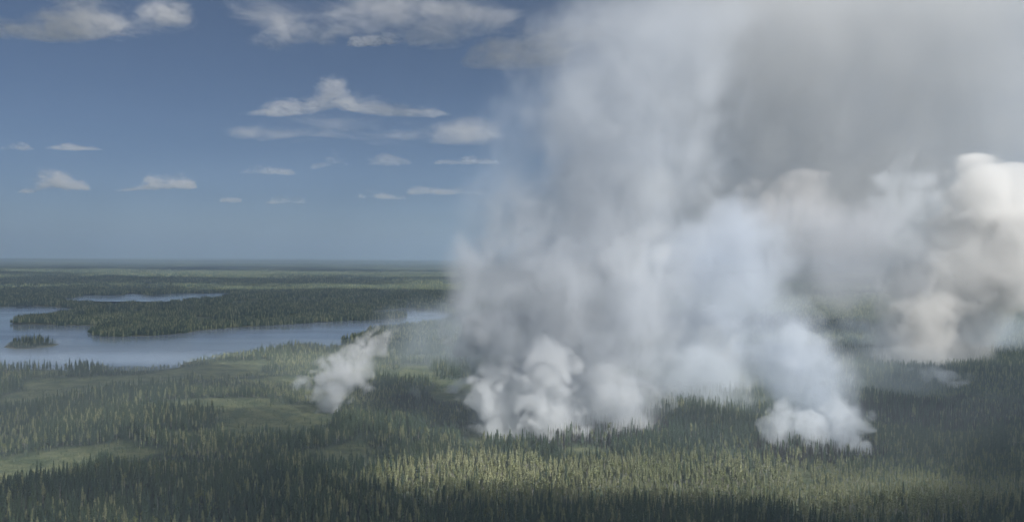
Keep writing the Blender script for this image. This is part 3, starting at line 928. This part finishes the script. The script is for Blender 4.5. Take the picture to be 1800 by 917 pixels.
mid = bpy.data.objects.new('smoke_plume', None); COL.objects.link(mid)
mid.location = at(1440, 805, 620)
tag(mid, 'bluish white smoke plume between the knoll and the dark burnt trees', 'smoke', SM)
BL = (.93, .965, 1.0)
part(640, [(1440, 805, 92), (1440, 780, 108), (1435, 740, 106), (1422, 700, 110), (1395, 650, 130), (1360, 590, 145), (1340, 530, 140), (1330, 450, 150), (1330, 350, 150)], name='smoke_column', root=mid,
   dens=.034, bill=24, amp=.65, seed=3, top_fade=.45, fadepow=.2, color=(.84, .90, .98))
part(612, [(1370, 810, 34), (1368, 785, 46), (1372, 745, 46), (1378, 705, 46), (1370, 660, 44)], root=mid, dens=.10, bill=10, amp=.5, soft=.28, seed=41, top_fade=.5, fadepow=.3, color=BL)
part(606, [(1498, 812, 38), (1495, 785, 54), (1488, 758, 56), (1475, 715, 54), (1460, 670, 54)], root=mid, dens=.10, bill=10, amp=.5, soft=.28, seed=42, top_fade=.4, fadepow=.3, color=BL)
part(610, [(1432, 812, 50), (1435, 785, 58), (1430, 750, 56), (1420, 690, 54)], root=mid, dens=.09, bill=11, amp=.5, soft=.28, seed=43, top_fade=.4, fadepow=.3, color=BL)
part(640, [(1300, 660, 44), (1290, 610, 66), (1278, 565, 62), (1265, 525, 42)], root=mid, dens=.035, bill=16, amp=.5, soft=.4, seed=44, bot=.3, top_fade=.4, fadepow=.6, color=BL)
part(635, [(1400, 680, 60), (1400, 620, 84), (1390, 570, 76), (1380, 530, 50)], root=mid, dens=.03, bill=18, amp=.5, soft=.4, seed=45, bot=.3, top_fade=.4, fadepow=.6, color=BL)

right = bpy.data.objects.new('smoke_plume', None); COL.objects.link(right)
right.location = at(1640, 690, 900)
tag(right, 'cream coloured smoke plume towering at the far right behind the forest', 'smoke', SM)
CR = (.998, .992, .975)
part(1110, [(1630, 668, 105), (1635, 625, 130), (1645, 580, 145), (1665, 530, 165), (1700, 460, 190), (1740, 390, 165), (1770, 330, 130), (1775, 275, 70)], name='smoke_column', root=right,
   dens=.028, bill=36, amp=.45, color=CR, seed=74, top_fade=.05, soft=.35, fadepow=.7)
part(1060, [(1715, 430, 50), (1722, 370, 74), (1722, 320, 70), (1715, 285, 56), (1712, 258, 36)], root=right, dens=.045, bill=24, amp=.32, soft=.35, color=CR, seed=51, bot=.3, top_fade=.1, fadepow=1)
part(1060, [(1618, 672, 84), (1618, 630, 92), (1620, 590, 76), (1640, 540, 84), (1660, 480, 80)], root=right, dens=.04, bill=20, amp=.55, soft=.45, puffy=False, detail=5, color=(.999, .99, .965), seed=72, top_fade=.3, fadepow=.6)
part(1060, [(1780, 600, 50), (1790, 500, 90), (1800, 430, 100), (1805, 370, 86), (1815, 330, 60)], root=right, dens=.03, bill=30, amp=.35, soft=.4, color=CR, seed=53, bot=.3, top_fade=.2, fadepow=1)
part(890, [(1690, 705, 16), (1682, 688, 30), (1665, 668, 46), (1650, 650, 60), (1635, 625, 60)], root=right, dens=.06, bill=12, amp=.55, soft=.4, seed=54, top_fade=.4, fadepow=.3)
part(1100, [(1600, 520, 60), (1600, 400, 110), (1600, 320, 110), (1600, 240, 80)], root=right, dens=.014, bill=34, amp=.5, soft=.5, seed=55, bot=.3, top_fade=.3, fadepow=1, color=BL)

pl('smoke_cloud', 1250, [(1370, 470, 70), (1375, 400, 120), (1385, 350, 115), (1405, 315, 84), (1420, 285, 46)], dens=.009, bill=26, amp=.45, soft=.6, color=(.96, .93, .91),
   label='pinkish billow of smoke with a bright knobbly top, halfway up', group=None, seed=61, bot=.5, top_fade=.1, fadepow=1, puffy=True, step=.5)
# the spent smoke that fills the upper right of the sky, and the veil it leaves over the land
pl('smoke_bank', 1010, [(1500, 640, 130), (1490, 590, 180), (1470, 520, 230), (1450, 430, 260), (1440, 340, 260), (1440, 260, 230)], dens=.011, bill=45, amp=.55, soft=.7, depth=.4, color=(.89, .91, .96),
   label='blue grey bank of drifting smoke between the plumes on the right', cat='smoke', group=None, seed=64, bot=.35, top_fade=.35, fadepow=1, step=.5)
pl('smoke_pall', 1500, [(1520, 600, 560), (1500, 520, 660), (1480, 430, 700), (1460, 300, 710), (1480, 160, 730), (1500, 20, 740), (1500, -60, 740)], dens=.0105, bill=120, amp=.45, soft=.8, depth=.42, color=(.775, .785, .79),
   label='huge grey pall of spent smoke filling the upper right sky', cat='smoke', group=None, seed=62, bot=.3, top_fade=.03, fadepow=1, step=.5)
pl('smoke_veil', 1050, [(820, 690, 210), (800, 620, 240), (800, 540, 220), (820, 450, 180)], dens=.008, bill=60, amp=.5, soft=.8, depth=.6, color=(.80, .90, 1.0),
   label='thin bluish smoke veil drifting over the land left of the biggest plume', cat='smoke', group=None, seed=63, bot=.2, top_fade=.5, fadepow=.7, step=.5)
pl('smoke_veil', 1250, [(1640, 690, 260), (1640, 630, 310), (1650, 560, 320), (1650, 470, 280)], dens=.011, bill=60, amp=.5, soft=.8, depth=.5, color=(.82, .91, 1.0),
   label='thin bluish smoke veil over the land behind the cream plume at the right', cat='smoke', group=None, seed=65, bot=.2, top_fade=.5, fadepow=.7, step=.5)

def low_haze():
    """smoke that has spread thinly between and above the trees"""
    m = N('low_smoke_volume')
    pv = m.n('ShaderNodeVolumePrincipled', {'Color': (.82, .93, .97, 1), 'Density': 5.2e-4})
    m.t.links.new(pv.outputs[0], m.out.inputs['Volume'])
    V, Fc = [], []
    NA = 40
    for z, k in ((-12, 1.0), (28, .94), (48, .78), (62, .45)):
        for a in range(NA):
            t = 2 * math.pi * a / NA
            w_ = k * (1 + .06 * math.sin(3 * t + 1) + .04 * math.sin(7 * t))
            V.append((1250 * w_ * math.cos(t), 600 + 480 * w_ * math.sin(t), z))
    for r in range(3):
        for a in range(NA):
            b = (a + 1) % NA
            Fc.append((r * NA + a, r * NA + b, (r + 1) * NA + b, (r + 1) * NA + a))
    Fc.append(tuple(range(NA))[::-1]); Fc.append(tuple(3 * NA + a for a in range(NA)))
    o = mesh_obj('low_smoke_haze', V, Fc, m.m)
    return tag(o, 'thin smoky haze lying over the near forest', 'haze', kind='stuff')
low_haze()
pl('smoke_veil', 860, [(1560, 725, 100), (1570, 690, 140), (1575, 640, 150), (1570, 580, 140), (1560, 520, 110)], dens=.007, bill=40, amp=.55, soft=.8, depth=.7, color=(.82, .90, .98),
   label='low bluish smoke veil between the bluish plume and the cream plume', cat='smoke', group=None, seed=66, bot=.15, top_fade=.5, fadepow=.6, step=.5)
